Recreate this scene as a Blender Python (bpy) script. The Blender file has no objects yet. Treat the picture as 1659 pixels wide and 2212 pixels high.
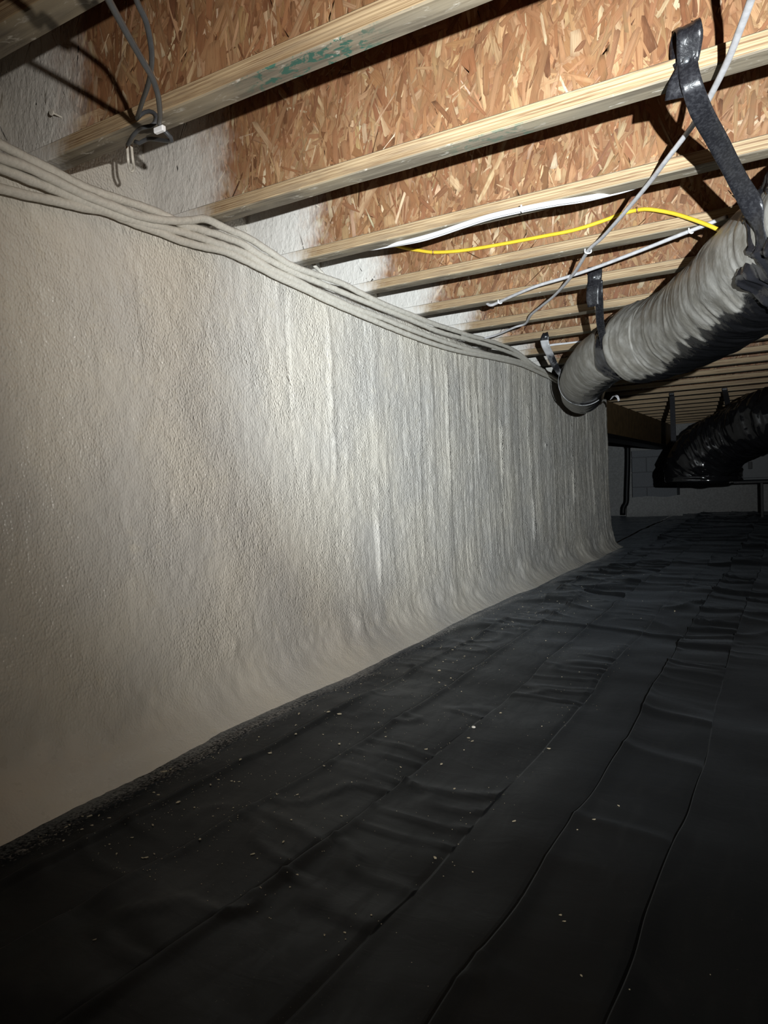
import bpy, bmesh, math, random
import numpy as np
from mathutils import Vector, Matrix

random.seed(7)
rng = np.random.default_rng(11)
scene = bpy.context.scene
COL = scene.collection

# ------------------------------------------------------------------ camera
CAM = np.array([1.2906, 0.0, 0.5673])
YAW, PITCH, ROLL = 0.52376, -0.03632, -0.03871
FPX = 1534.0
_f = np.array([-math.sin(YAW) * math.cos(PITCH), math.cos(YAW) * math.cos(PITCH), math.sin(PITCH)])
_r = np.array([math.cos(YAW), math.sin(YAW), 0.0])
_u = np.cross(_r, _f)
RT = math.cos(ROLL) * _r + math.sin(ROLL) * _u
UP = -math.sin(ROLL) * _r + math.cos(ROLL) * _u
FW = _f
cam_data = bpy.data.cameras.new('camera')
cam_data.sensor_fit = 'HORIZONTAL'
cam_data.sensor_width = 36.0
cam_data.lens = FPX / 1659.0 * 36.0
cam_data.clip_start = 0.02
cam_data.clip_end = 100
cam = bpy.data.objects.new('camera', cam_data)
COL.objects.link(cam)
cam.matrix_world = Matrix(((RT[0], UP[0], -FW[0], CAM[0]), (RT[1], UP[1], -FW[1], CAM[1]),
                           (RT[2], UP[2], -FW[2], CAM[2]), (0, 0, 0, 1)))
scene.camera = cam

# ------------------------------------------------------------------ world: a closed dark crawl space
world = bpy.data.worlds.new('world')
scene.world = world
world.use_nodes = True
world.node_tree.nodes['Background'].inputs[0].default_value = (0.5, 0.55, 0.6, 1)
world.node_tree.nodes['Background'].inputs[1].default_value = 0.0015

# ------------------------------------------------------------------ hand torch beside the camera (hot spot + spill)
LAMP = np.array([1.52, 0.0, 0.665])


def spot(name, target, energy, size, blend, color, radius):
    d = bpy.data.lights.new(name, 'SPOT')
    d.energy = energy
    d.spot_size = math.radians(size)
    d.spot_blend = blend
    d.color = color
    d.shadow_soft_size = radius
    o = bpy.data.objects.new(name, d)
    o.location = LAMP
    o.rotation_euler = (Vector(target) - Vector(LAMP)).to_track_quat('-Z', 'Y').to_euler()
    COL.objects.link(o)
    return o


AIM = LAMP + np.array([-0.385, 0.91, 0.145])
spot('torch_hot_spot', AIM, 395, 54, 1.0, (0.83, 0.935, 1.0), 0.007)
spot('torch_corona', AIM, 138, 86, 1.0, (0.98, 0.98, 0.97), 0.007)
spot('torch_spill', AIM, 46, 114, 1.0, (1.0, 0.93, 0.82), 0.007)

vs = scene.view_settings
vs.view_transform = 'Standard'
vs.look = 'None'
vs.gamma = 1
vs.use_curve_mapping = False
vs.exposure = 0.0
scene.cycles.max_bounces = 5
scene.cycles.diffuse_bounces = 3
scene.cycles.glossy_bounces = 3

# ------------------------------------------------------------------ dimensions
H = 1.2497            # underside of the joists
SP = 0.4064           # joist spacing
Y0 = 0.987            # far bottom edge of the joist called number 0
RIM = -0.19           # foam face between the joist ends
DEPTH = 0.302


def ray(x, y):
    return FW + (x - 829.5) / FPX * RT - (y - 1106.0) / FPX * UP


def on_x(x, y, X):
    w = ray(x, y)
    return CAM + w * (X - CAM[0]) / w[0]


def on_y(x, y, Y):
    w = ray(x, y)
    return CAM + w * Y / w[1]


def on_z(x, y, Z):
    w = ray(x, y)
    return CAM + w * (Z - CAM[2]) / w[2]


# ------------------------------------------------------------------ numpy noise
def _hash(ix, iy, iz, seed):
    h = (ix.astype(np.int64) * 374761393 + iy.astype(np.int64) * 668265263 + iz.astype(np.int64) * 2147483647 + seed * 974711)
    h = (h ^ (h >> 13)) * 1274126177
    h = h & 0x7fffffff
    h = ((h ^ (h >> 16)) * 73244475) & 0x7fffffff
    h = h ^ (h >> 15)
    return (h & 0xffff) / 65535.0


def vnoise(x, y, z=0.0, seed=0):
    x, y, z = np.broadcast_arrays(np.asarray(x, float), np.asarray(y, float), np.asarray(z, float))
    xi, yi, zi = np.floor(x), np.floor(y), np.floor(z)
    fx, fy, fz = x - xi, y - yi, z - zi
    fx, fy, fz = (t * t * t * (t * (t * 6 - 15) + 10) for t in (fx, fy, fz))
    r = 0
    for dx in (0, 1):
        wx = fx if dx else 1 - fx
        for dy in (0, 1):
            wy = fy if dy else 1 - fy
            for dz in (0, 1):
                wz = fz if dz else 1 - fz
                r = r + _hash(xi + dx, yi + dy, zi + dz, seed) * wx * wy * wz
    return r * 2 - 1


def fbm(x, y, z=0.0, seed=0, octv=3):
    a, r, t = 1.0, 0, 0
    for i in range(octv):
        r = r + a * vnoise(np.asarray(x) * 2 ** i, np.asarray(y) * 2 ** i, np.asarray(z) * 2 ** i, seed + i)
        t += a
        a *= 0.5
    return r / t


def ridged(x, y, z=0.0, seed=0):
    return 1 - np.abs(vnoise(x, y, z, seed)) * 2


def sstep(a, b, x):
    t = np.clip((x - a) / (b - a), 0, 1)
    return t * t * (3 - 2 * t)


# ------------------------------------------------------------------ mesh helpers
def link(name, me, mat=None, parent=None, smooth=False):
    o = bpy.data.objects.new(name, me)
    COL.objects.link(o)
    if mat is not None:
        for m in (mat if isinstance(mat, (list, tuple)) else [mat]):
            me.materials.append(m)
    if parent is not None:
        o.parent = parent
    if smooth:
        me.polygons.foreach_set('use_smooth', np.ones(len(me.polygons), bool))
    return o


def np_mesh(name, verts, quads, col=None, uv=None, fl=None):
    me = bpy.data.meshes.new(name)
    verts = np.asarray(verts, np.float32)
    quads = np.asarray(quads, np.int32)
    n, k = quads.shape
    me.vertices.add(len(verts))
    me.vertices.foreach_set('co', verts.ravel())
    me.loops.add(n * k)
    me.loops.foreach_set('vertex_index', quads.ravel())
    me.polygons.add(n)
    me.polygons.foreach_set('loop_start', np.arange(0, n * k, k, dtype=np.int32))
    if col is not None:
        a = me.color_attributes.new('tint', 'FLOAT_COLOR', 'POINT')
        a.data.foreach_set('color', np.asarray(col, np.float32).ravel())
    if fl:
        for nm, v in fl.items():
            a = me.attributes.new(nm, 'FLOAT', 'POINT')
            a.data.foreach_set('value', np.asarray(v, np.float32).ravel())
    if uv is not None:
        l = me.uv_layers.new(name='UVMap')
        l.data.foreach_set('uv', np.asarray(uv, np.float32)[quads.ravel()].ravel())
    me.update(calc_edges=True)
    me.validate()
    return me


def grid_quads(nu, nv, wrap_v=False):
    i = np.arange(nu - 1)[:, None]
    j = np.arange(nv if wrap_v else nv - 1)[None, :]
    j2 = (j + 1) % nv
    a = i * nv + j
    b = (i + 1) * nv + j
    c = (i + 1) * nv + j2
    d = i * nv + j2
    return np.stack([a + 0 * b, b, c, d], -1).reshape(-1, 4)


def box_mesh(name, x0, x1, y0, y1, z0, z1, bev=0.0, segx=1, jit=0.0):
    bm = bmesh.new()
    bmesh.ops.create_cube(bm, size=1)
    for v in bm.verts:
        v.co = Vector((x0 + (v.co.x + .5) * (x1 - x0), y0 + (v.co.y + .5) * (y1 - y0), z0 + (v.co.z + .5) * (z1 - z0)))
    if segx > 1:
        es = [e for e in bm.edges if abs(e.verts[0].co.x - e.verts[1].co.x) > 1e-6]
        bmesh.ops.subdivide_edges(bm, edges=es, cuts=segx - 1, use_grid_fill=True)
    if jit:
        for v in bm.verts:
            v.co.y += random.uniform(-jit, jit)
            v.co.z += random.uniform(-jit, jit)
    if bev:
        es = [e for e in bm.edges if len(e.link_faces) == 2 and e.calc_face_angle() > 0.6]
        bmesh.ops.bevel(bm, geom=es, offset=bev, segments=1, affect='EDGES')
    bmesh.ops.recalc_face_normals(bm, faces=bm.faces)
    me = bpy.data.meshes.new(name)
    bm.to_mesh(me)
    bm.free()
    return me


def resample(pts, step):
    """Catmull-Rom through pts, evenly resampled."""
    P = [np.asarray(p, float) for p in pts]
    P = [2 * P[0] - P[1]] + P + [2 * P[-1] - P[-2]]
    out = []
    for i in range(1, len(P) - 2):
        p0, p1, p2, p3 = P[i - 1:i + 3]
        for t in np.linspace(0, 1, 16, endpoint=False):
            out.append(.5 * ((2 * p1) + (-p0 + p2) * t + (2 * p0 - 5 * p1 + 4 * p2 - p3) * t * t + (-p0 + 3 * p1 - 3 * p2 + p3) * t ** 3))
    out.append(P[-2])
    out = np.array(out)
    s = np.r_[0, np.cumsum(np.linalg.norm(np.diff(out[:, :3], axis=0), axis=1))]
    n = max(3, int(s[-1] / step) + 1)
    ss = np.linspace(0, s[-1], n)
    return np.stack([np.interp(ss, s, out[:, k]) for k in range(out.shape[1])], 1), ss


def frames(P):
    T = np.gradient(P, axis=0)
    T /= np.linalg.norm(T, axis=1)[:, None]
    n = np.cross(T[0], [0, 0, 1.0])
    if np.linalg.norm(n) < 1e-3:
        n = np.array([1.0, 0, 0])
    n /= np.linalg.norm(n)
    N = []
    for t in T:
        n = n - (n @ t) * t
        n /= np.linalg.norm(n)
        N.append(n.copy())
    N = np.array(N)
    return T, N, np.cross(T, N)


def tube_mesh(name, pts, radius, step=0.01, seg=10, flat=1.0, rough=0.0, seed=0, caps=True):
    P, s = resample(pts, step)
    T, N, B = frames(P)
    a = np.linspace(0, 2 * math.pi, seg, endpoint=False)
    R = np.full((len(P), seg), radius)
    if rough:
        R = R * (1 + rough * fbm(s[:, None] * 45, np.cos(a)[None] * 1.2, np.sin(a)[None] * 1.2, seed, 2))
    V = P[:, None] + R[..., None] * (np.cos(a)[None, :, None] * N[:, None] + flat * np.sin(a)[None, :, None] * B[:, None])
    V = V.reshape(-1, 3)
    Q = grid_quads(len(P), seg, True)
    if caps:
        n = len(V)
        V = np.vstack([V, P[0], P[-1]])
        j = np.arange(seg)
        c0 = np.stack([np.full(seg, n), j, (j + 1) % seg, np.full(seg, n)], 1)
        b = (len(P) - 1) * seg
        c1 = np.stack([np.full(seg, n + 1), b + (j + 1) % seg, b + j, np.full(seg, n + 1)], 1)
        me = bpy.data.meshes.new(name)
        me.from_pydata(V.tolist(), [], Q.tolist() + [c[:3].tolist() for c in c0] + [c[:3].tolist() for c in c1])
        me.update()
        return me
    return np_mesh(name, V, Q)


def ribbon_mesh(name, pts, side, thick=0.002, step=0.012, crinkle=0.0, seed=0):
    """pts: (x,y,z,halfwidth,sx,sy,sz) centre line with half width and side direction."""
    P, s = resample([tuple(p) + tuple(sd) for p, sd in zip(pts, side)], step)
    C, hw, S = P[:, :3], P[:, 3], P[:, 4:7]
    S = S / np.linalg.norm(S, axis=1)[:, None]
    T = np.gradient(C, axis=0)
    T /= np.linalg.norm(T, axis=1)[:, None]
    Nn = np.cross(T, S)
    Nn /= np.linalg.norm(Nn, axis=1)[:, None]
    nv = 7
    t = np.linspace(-1, 1, nv)
    base = C[:, None] + hw[:, None, None] * t[None, :, None] * S[:, None]
    if crinkle:
        base = base + (crinkle * fbm(s[:, None] * 22, t[None] * 1.4, 0, seed, 2))[..., None] * Nn[:, None]
    top = base + Nn[:, None] * thick / 2
    bot = base - Nn[:, None] * thick / 2
    ring = np.concatenate([top, bot[:, ::-1]], 1)
    V = ring.reshape(-1, 3)
    Q = grid_quads(len(P), nv * 2, True).tolist()
    m = nv * 2
    Q.append(list(range(m))[::-1])
    Q.append([(len(P) - 1) * m + i for i in range(m)])
    me = bpy.data.meshes.new(name)
    me.from_pydata(V.tolist(), [], Q)
    me.update()
    return me


def tag(o, label=None, cat=None, group=None, kind=None):
    if label:
        o['label'] = label
    if cat:
        o['category'] = cat
    if group:
        o['group'] = group
    if kind:
        o['kind'] = kind
    return o


def empty(name, loc=(0, 0, 0)):
    o = bpy.data.objects.new(name, None)
    o.empty_display_size = 0.05
    o.location = loc
    COL.objects.link(o)
    return o


def child(name, me, mat, parent, smooth=False):
    """mesh given in world coordinates, parented under an unrotated empty"""
    me.transform(Matrix.Translation(-parent.location))
    return link(name, me, mat, parent, smooth)


# ------------------------------------------------------------------ materials
class NT:
    def __init__(self, name):
        self.m = bpy.data.materials.new(name)
        self.m.use_nodes = True
        self.t = self.m.node_tree
        self.b = self.t.nodes['Principled BSDF']
        self.tc = self.n('ShaderNodeTexCoord')

    def n(self, kind, **kw):
        x = self.t.nodes.new(kind)
        for k, v in kw.items():
            setattr(x, k, v)
        return x

    def l(self, a, b):
        self.t.links.new(a, b)

    def setv(self, sock, v):
        if hasattr(v, 'is_linked') or hasattr(v, 'links'):
            self.l(v, sock)
        else:
            sock.default_value = v

    def coords(self, scale=(1, 1, 1), src='Object', loc=(0, 0, 0), rot=(0, 0, 0)):
        mp = self.n('ShaderNodeMapping')
        mp.inputs['Scale'].default_value = scale
        mp.inputs['Location'].default_value = loc
        mp.inputs['Rotation'].default_value = rot
        self.l(self.tc.outputs[src], mp.inputs['Vector'])
        return mp.outputs['Vector']

    def noise(self, vec, scale=1.0, detail=2.0, rough=0.5, dist=0.0):
        x = self.n('ShaderNodeTexNoise')
        self.l(vec, x.inputs['Vector'])
        x.inputs['Scale'].default_value = scale
        x.inputs['Detail'].default_value = detail
        x.inputs['Roughness'].default_value = rough
        x.inputs['Distortion'].default_value = dist
        return x.outputs['Fac']

    def voro(self, vec, scale, smooth=.5):
        x = self.n('ShaderNodeTexVoronoi', feature='SMOOTH_F1')
        self.l(vec, x.inputs['Vector'])
        x.inputs['Scale'].default_value = scale
        x.inputs['Smoothness'].default_value = smooth
        return x.outputs['Distance']

    def warp(self, vec, scale, amt):
        n = self.n('ShaderNodeTexNoise')
        self.l(vec, n.inputs['Vector'])
        n.inputs['Scale'].default_value = scale
        n.inputs['Detail'].default_value = 2
        a = self.n('ShaderNodeVectorMath', operation='MULTIPLY_ADD')
        self.l(n.outputs['Color'], a.inputs[0])
        a.inputs[1].default_value = (amt, amt, amt)
        self.l(vec, a.inputs[2])
        return a.outputs[0]

    def math(self, op, a, b=None, c=None, clamp=False):
        x = self.n('ShaderNodeMath', operation=op, use_clamp=clamp)
        self.setv(x.inputs[0], a)
        if b is not None:
            self.setv(x.inputs[1], b)
        if c is not None:
            self.setv(x.inputs[2], c)
        return x.outputs[0]

    def ramp(self, v, a, b, lo=0.0, hi=1.0, smooth=True):
        x = self.n('ShaderNodeMapRange')
        x.interpolation_type = 'SMOOTHSTEP' if smooth else 'LINEAR'
        self.setv(x.inputs['Value'], v)
        x.inputs['From Min'].default_value = a
        x.inputs['From Max'].default_value = b
        x.inputs['To Min'].default_value = lo
        x.inputs['To Max'].default_value = hi
        return x.outputs['Result']

    def mix(self, f, a, b):
        x = self.n('ShaderNodeMix', data_type='RGBA')
        self.setv(x.inputs['Factor'], f)
        for s, v in ((x.inputs[6], a), (x.inputs[7], b)):
            if isinstance(v, tuple):
                s.default_value = v + (1,) if len(v) == 3 else v
            else:
                self.l(v, s)
        return x.outputs[2]

    def mixf(self, f, a, b):
        x = self.n('ShaderNodeMix', data_type='FLOAT')
        self.setv(x.inputs['Factor'], f)
        self.setv(x.inputs[2], a)
        self.setv(x.inputs[3], b)
        return x.outputs[0]

    def bump(self, h, strength=0.5, dist=0.005, normal=None):
        x = self.n('ShaderNodeBump')
        x.inputs['Strength'].default_value = strength
        x.inputs['Distance'].default_value = dist
        self.l(h, x.inputs['Height'])
        if normal is not None:
            self.l(normal, x.inputs['Normal'])
        return x.outputs['Normal']

    def xyz(self, src='Object'):
        s = self.n('ShaderNodeSeparateXYZ')
        self.l(self.tc.outputs[src], s.inputs[0])
        return s.outputs

    def attr(self, name):
        a = self.n('ShaderNodeAttribute', attribute_name=name)
        return a

    def out(self, color=None, rough=None, normal=None, spec=None, metal=None, sheen=None):
        if sheen:
            self.b.inputs['Sheen Weight'].default_value = sheen
            self.b.inputs['Sheen Roughness'].default_value = .45
            self.b.inputs['Sheen Tint'].default_value = (.42, .48, .55, 1)
        for k, v in (('Base Color', color), ('Roughness', rough), ('Normal', normal), ('Specular IOR Level', spec), ('Metallic', metal)):
            if v is None:
                continue
            if isinstance(v, tuple):
                v = v + (1,) if len(v) == 3 else v
            self.setv(self.b.inputs[k], v)
        return self.m


FOAM = (0.66, 0.625, 0.55)


def mat_foam(name, runs=True, fine=1.0):
    t = NT(name)
    s = t.xyz()
    cell = t.voro(t.coords((1, 1, 0.72)), 205 * fine, .5)
    dome = t.math('SUBTRACT', 1.0, t.math('MULTIPLY', t.math('POWER', cell, 1.6), 1.5))
    lump2 = t.noise(t.coords((1, 1, 0.55)), 95 * fine, 2, 0.6, 0.4)
    patch = t.ramp(t.noise(t.coords(), 5, 1), .3, .65, .45, 1.0)
    h = t.math('ADD', t.math('MULTIPLY', dome, t.math('MULTIPLY', patch, 0.36)), t.math('MULTIPLY', lump2, 0.42))
    if runs:
        run = t.noise(t.coords((1, 1, 0.07)), 60, 2, 0.6, 0.3)
        amt = t.ramp(s['Y'], 1.4, 3.4, 0.2, 1.0)
        h = t.math('ADD', h, t.math('MULTIPLY', run, amt))
    # smoother, sandier skin low on the wall
    low = t.ramp(s['Z'], 0.02, 0.22, 0.25, 1.0)
    near = t.ramp(s['Y'], 0.7, 1.5, 0.6, 1.0)
    h = t.math('MULTIPLY', h, t.math('MULTIPLY', low, near))
    nrm = t.bump(h, 1.0, 0.0062)
    tone = t.noise(t.coords(), 3.0, 3)
    tone2 = t.noise(t.coords(), 26, 3)
    c = t.mix(t.ramp(tone, .3, .7), (0.70, 0.655, 0.57), (0.60, 0.575, 0.53))
    c = t.mix(t.math('MULTIPLY', t.ramp(tone2, .55, .8), .35), c, (0.72, 0.66, 0.53))
    return t.out(c, t.ramp(tone2, .3, .7, .26, .38), nrm, 0.55)


def foam_cover(t, c, edge, soft, amp, sgn_z=True):
    """foam overspray that thins out away from the wall (object X is distance from the wall)"""
    s = t.xyz()
    n1 = t.noise(t.coords((1, 1, 1)), 7, 4, 0.65)
    n2 = t.noise(t.coords((1, 1, 0.35)), 120, 2, 0.6)
    x = t.math('ADD', s['X'], t.math('MULTIPLY', t.math('SUBTRACT', n1, 0.5), -amp))
    x = t.math('ADD', x, t.math('MULTIPLY', t.math('SUBTRACT', n2, 0.5), -soft * 0.9))
    m = t.ramp(x, edge - soft, edge + soft, 1.0, 0.0)
    col = t.mix(m, c, (0.66, 0.635, 0.59))
    return col, m


def mat_osb(name, strands):
    t = NT(name)
    if strands:
        base = t.attr('tint').outputs['Color']
        g = t.noise(t.coords((11, 1.6, 1), 'UV'), 1.0, 4, 0.65, 0.5)
        c = t.mix(t.ramp(g, .46, .72, 0, .62), base, (0.165, 0.08, 0.04))
        c = t.mix(t.ramp(g, .28, .44, .20, 0), c, (0.56, 0.41, 0.26))
        mo = t.noise(t.coords((30, 30, 14)), 1.0, 3, .6, .8)
        c = t.mix(t.ramp(mo, .42, .68, 0, .6), c, (0.235, 0.108, 0.05))
        hb = g
    else:
        n = t.noise(t.coords((26, 26, 9)), 1.0, 4, 0.65, 0.6)
        n2 = t.noise(t.coords((60, 60, 16)), 1.0, 3, 0.6)
        c = t.mix(t.ramp(n, .3, .7), (0.27, 0.115, 0.05), (0.46, 0.26, 0.125))
        c = t.mix(t.ramp(n2, .56, .7), c, (0.62, 0.44, 0.26))
        hb = n2
    c, m = foam_cover(t, c, 0.06, 0.075, 0.22)
    fb = t.noise(t.coords((1, 1, .5)), 85, 3, .6, .3)
    h = t.mixf(m, t.math('MULTIPLY', hb, .15), t.math('MULTIPLY', fb, 1.1))
    return t.out(c, t.mixf(m, .5, .45), t.bump(h, .7, .006), t.mixf(m, .3, .4))


def mat_flange_edge():
    t = NT('laminated_flange_edge')
    lam = t.noise(t.coords((1.2, 60, 330)), 1.0, 2.5, .6, .1)
    gr = t.noise(t.coords((9, 60, 420)), 1.0, 3, .6)
    c = t.mix(t.ramp(lam, .3, .68), (0.19, 0.118, 0.058), (0.45, 0.335, 0.20))
    c = t.mix(t.ramp(gr, .50, .68, 0, .85), c, (0.15, 0.08, 0.04))
    st = t.noise(t.coords((5, 20, 40)), 1.0, 4, .65, .5)
    c = t.mix(t.ramp(st, .50, .70, 0, .55), c, (0.20, 0.145, 0.095))
    c, m = foam_cover(t, c, 0.015, 0.06, 0.2)
    fb = t.noise(t.coords((1, 1, .5)), 85, 3, .6, .3)
    h = t.mixf(m, t.math('MULTIPLY', lam, .5), fb)
    return t.out(c, .55, t.bump(h, .6, .004), .3)


def mat_flange_face(name, green=None):
    t = NT(name)
    gr = t.noise(t.coords((3.5, 70, 40)), 1.0, 4, .65, .8)
    big = t.noise(t.coords((4, 9, 4)), 1.0, 3, .6)
    c = t.mix(t.ramp(gr, .3, .7), (0.105, 0.085, 0.062), (0.26, 0.222, 0.163))
    c = t.mix(t.ramp(big, .45, .7, 0, .6), c, (0.34, 0.275, 0.18))
    sm = t.noise(t.coords((18, 45, 18)), 1.0, 4, .7, 1.0)
    c = t.mix(t.ramp(sm, .60, .72, 0, .65), c, (0.60, 0.555, 0.48))
    if green:
        s = t.xyz()
        bx = t.math('MULTIPLY', t.ramp(s['X'], green[0] - .05, green[0] + .03), t.ramp(s['X'], green[1] - .03, green[1] + .05, 1, 0))
        gn = t.noise(t.coords((34, 60, 34)), 1.0, 4, .75, .6)
        gm = t.math('MULTIPLY', bx, t.ramp(gn, .50, .58))
        c = t.mix(t.math('MULTIPLY', gm, green[2]), c, (0.035, 0.115, 0.085))
    c, m = foam_cover(t, c, 0.0, 0.05, 0.22)
    fb = t.noise(t.coords((1, 1, .5)), 85, 3, .6, .3)
    h = t.mixf(m, t.math('MULTIPLY', gr, .3), fb)
    return t.out(c, .6, t.bump(h, .6, .004), .3)


def mat_sheet():
    t = NT('black_plastic_sheet')
    s = t.xyz()
    sp = t.noise(t.coords(), 330, 2, .6)
    area = t.noise(t.coords(), 2.6, 3, .6)
    speck = t.math('MULTIPLY', t.ramp(sp, .70, .76), t.ramp(area, .45, .65))
    n1 = t.noise(t.coords((1, .5, 1)), 6, 3, .6)
    n2 = t.noise(t.coords(), 170, 2, .7)
    edge = t.ramp(s['Y'], 0.6, 2.8, 0.115, 0.085)
    x = t.math('SUBTRACT', s['X'], edge)
    x = t.math('ADD', x, t.math('MULTIPLY', t.math('SUBTRACT', n1, .5), -.10))
    x = t.math('ADD', x, t.math('MULTIPLY', t.math('SUBTRACT', n2, .5), -.20))
    over = t.math('MULTIPLY', t.ramp(x, -.045, .05, 1.0, 0.0), t.ramp(s['Y'], 5.85, 6.0, 1.0, 0.0))
    smear = t.noise(t.coords((9, 3, 1), rot=(0, 0, .5)), 2.2, 4, .7, 1.0)
    c = t.mix(t.ramp(smear, .5, .75, 0, .5), (0.0112, 0.0122, 0.0134), (0.0185, 0.0197, 0.0207))
    c = t.mix(t.math('MULTIPLY', speck, .30), c, (0.30, 0.27, 0.20))
    c = t.mix(over, c, (0.58, 0.56, 0.52))
    wr = t.noise(t.coords((6, 11, 1)), 2.4, 3, .55, .8)
    fb = t.noise(t.coords(), 90, 2, .6)
    h = t.mixf(over, t.math('MULTIPLY', wr, .8), t.math('MULTIPLY', fb, .4))
    return t.out(c, t.mixf(over, t.ramp(smear, .4, .7, .33, .46), .6), t.bump(h, .35, .0022), .07, sheen=.105)


def mat_duct(name, dust):
    t = NT(name)
    wr = t.noise(t.coords(), 60, 3, .6, .6)
    wr2 = t.noise(t.coords(), 14, 3, .6, 1.2)
    h = t.math('ADD', t.math('MULTIPLY', wr, .4), wr2)
    nrm = t.bump(h, .5, .005)
    if not dust:
        return t.out((0.007, 0.007, 0.008), .12, t.bump(h, .5, .0016), .8)
    d = t.attr('dust').outputs['Fac']
    sp = t.noise(t.coords(), 140, 2, .7)
    m = t.ramp(t.math('ADD', d, t.math('MULTIPLY', t.math('SUBTRACT', sp, .5), .5)), .28, .72)
    dc = t.mix(t.ramp(t.noise(t.coords(), 18, 3, .6), .35, .7), (0.155, 0.145, 0.125), (0.26, 0.25, 0.23))
    c = t.mix(m, (0.008, 0.008, 0.009), dc)
    return t.out(c, t.mixf(m, .16, .36), nrm, .5)


def mat_plain(name, col, rough=.5, spec=.4, metal=0.0, bump=0.0, bscale=60, var=0.12):
    t = NT(name)
    n = t.noise(t.coords(), bscale, 3, .6)
    dark = tuple(c * (1 - var * 2) for c in col)
    c = t.mix(t.ramp(n, .3, .7), col, dark)
    nrm = t.bump(n, .5, bump) if bump else None
    return t.out(c, rough, nrm, spec, metal)


def mat_strap(name, spray):
    t = NT(name)
    rib = t.noise(t.coords(), 160, 2, .6, .5)
    c = t.mix(t.ramp(rib, .4, .7), (0.010, 0.010, 0.012), (0.024, 0.024, 0.027))
    if spray:
        m = t.math('MULTIPLY', t.ramp(t.noise(t.coords((1, 1, .6)), 13, 3, .6), .36, .60), spray)
        c = t.mix(m, c, (0.42, 0.42, 0.43))
    return t.out(c, .32, t.bump(rib, .4, .0013), .45)


M_WALL = mat_foam('spray_foam_wall')
M_CABLE_FOAM = mat_plain('foam_coated_cable', (0.66, 0.625, 0.55), .42, .45, bump=.003, bscale=130, var=.06)
M_STRAND = mat_osb('oriented_strands', True)
M_WEB = mat_osb('strand_board', False)
M_FEDGE = mat_flange_edge()
M_FFACE = mat_flange_face('weathered_flange_face')
M_FGREEN = mat_flange_face('weathered_flange_face_green_stain', (0.52, 0.74, 0.95))
M_FGREEN2 = mat_flange_face('weathered_flange_face_faint_green', (0.70, 0.86, 0.45))
M_SHEET = mat_sheet()
M_DUCT = mat_duct('dusted_black_duct_jacket', True)
M_DUCT2 = mat_duct('black_duct_jacket', False)
M_TAPE = mat_plain('crumpled_black_tape', (0.012, 0.012, 0.014), .10, .9, bump=.003, bscale=40)
M_STRAP = mat_strap('black_webbing', 0)
M_STRAP_W = mat_strap('black_webbing_with_white_spray', 1.0)
M_SCREW = mat_plain('zinc_screw', (0.62, 0.66, 0.70), .3, .5, .9)
M_WHITE = mat_plain('white_cable_sheath', (0.78, 0.78, 0.80), .38, .45, var=.04)
M_GREY = mat_plain('grey_cable_sheath', (0.55, 0.54, 0.55), .42, .4, var=.1)
M_DGREY = mat_plain('dark_grey_cable_sheath', (0.065, 0.068, 0.074), .45, .4, var=.1)
M_YELLOW = mat_plain('yellow_cable_sheath', (0.72, 0.50, 0.035), .38, .45, var=.05)
M_CLIP = mat_plain('white_plastic_clip', (0.85, 0.85, 0.86), .35, .4, var=.03)
M_CRUMB = mat_plain('foam_crumb', (0.60, 0.54, 0.40), .7, .3, var=.15)
M_PELLET = mat_plain('white_foam_pellet', (0.80, 0.79, 0.74), .6, .3, var=.05)
M_EARTH = mat_plain('packed_earth', (0.10, 0.075, 0.05), .9, .2, bump=.02, bscale=20)
M_BLOCK = mat_plain('concrete_block', (0.21, 0.22, 0.235), .85, .25, bump=.004, bscale=140)
M_MORTAR = mat_plain('mortar', (0.16, 0.165, 0.175), .9, .2, bump=.004, bscale=160)
M_FARWALL = mat_plain('far_sprayed_wall', (0.33, 0.33, 0.325), .7, .3, bump=.01, bscale=45)
M_GIRDER = mat_plain('brown_girder_wood', (0.17, 0.105, 0.045), .6, .3, bump=.002, bscale=14, var=.2)
M_BLACK = mat_plain('black_painted_pipe', (0.006, 0.006, 0.007), .5, .3)
M_CABINET = mat_plain('dark_cabinet_metal', (0.022, 0.027, 0.034), .45, .4)

# ------------------------------------------------------------------ structure: foam wall
CORNER_Y = 5.93


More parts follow.
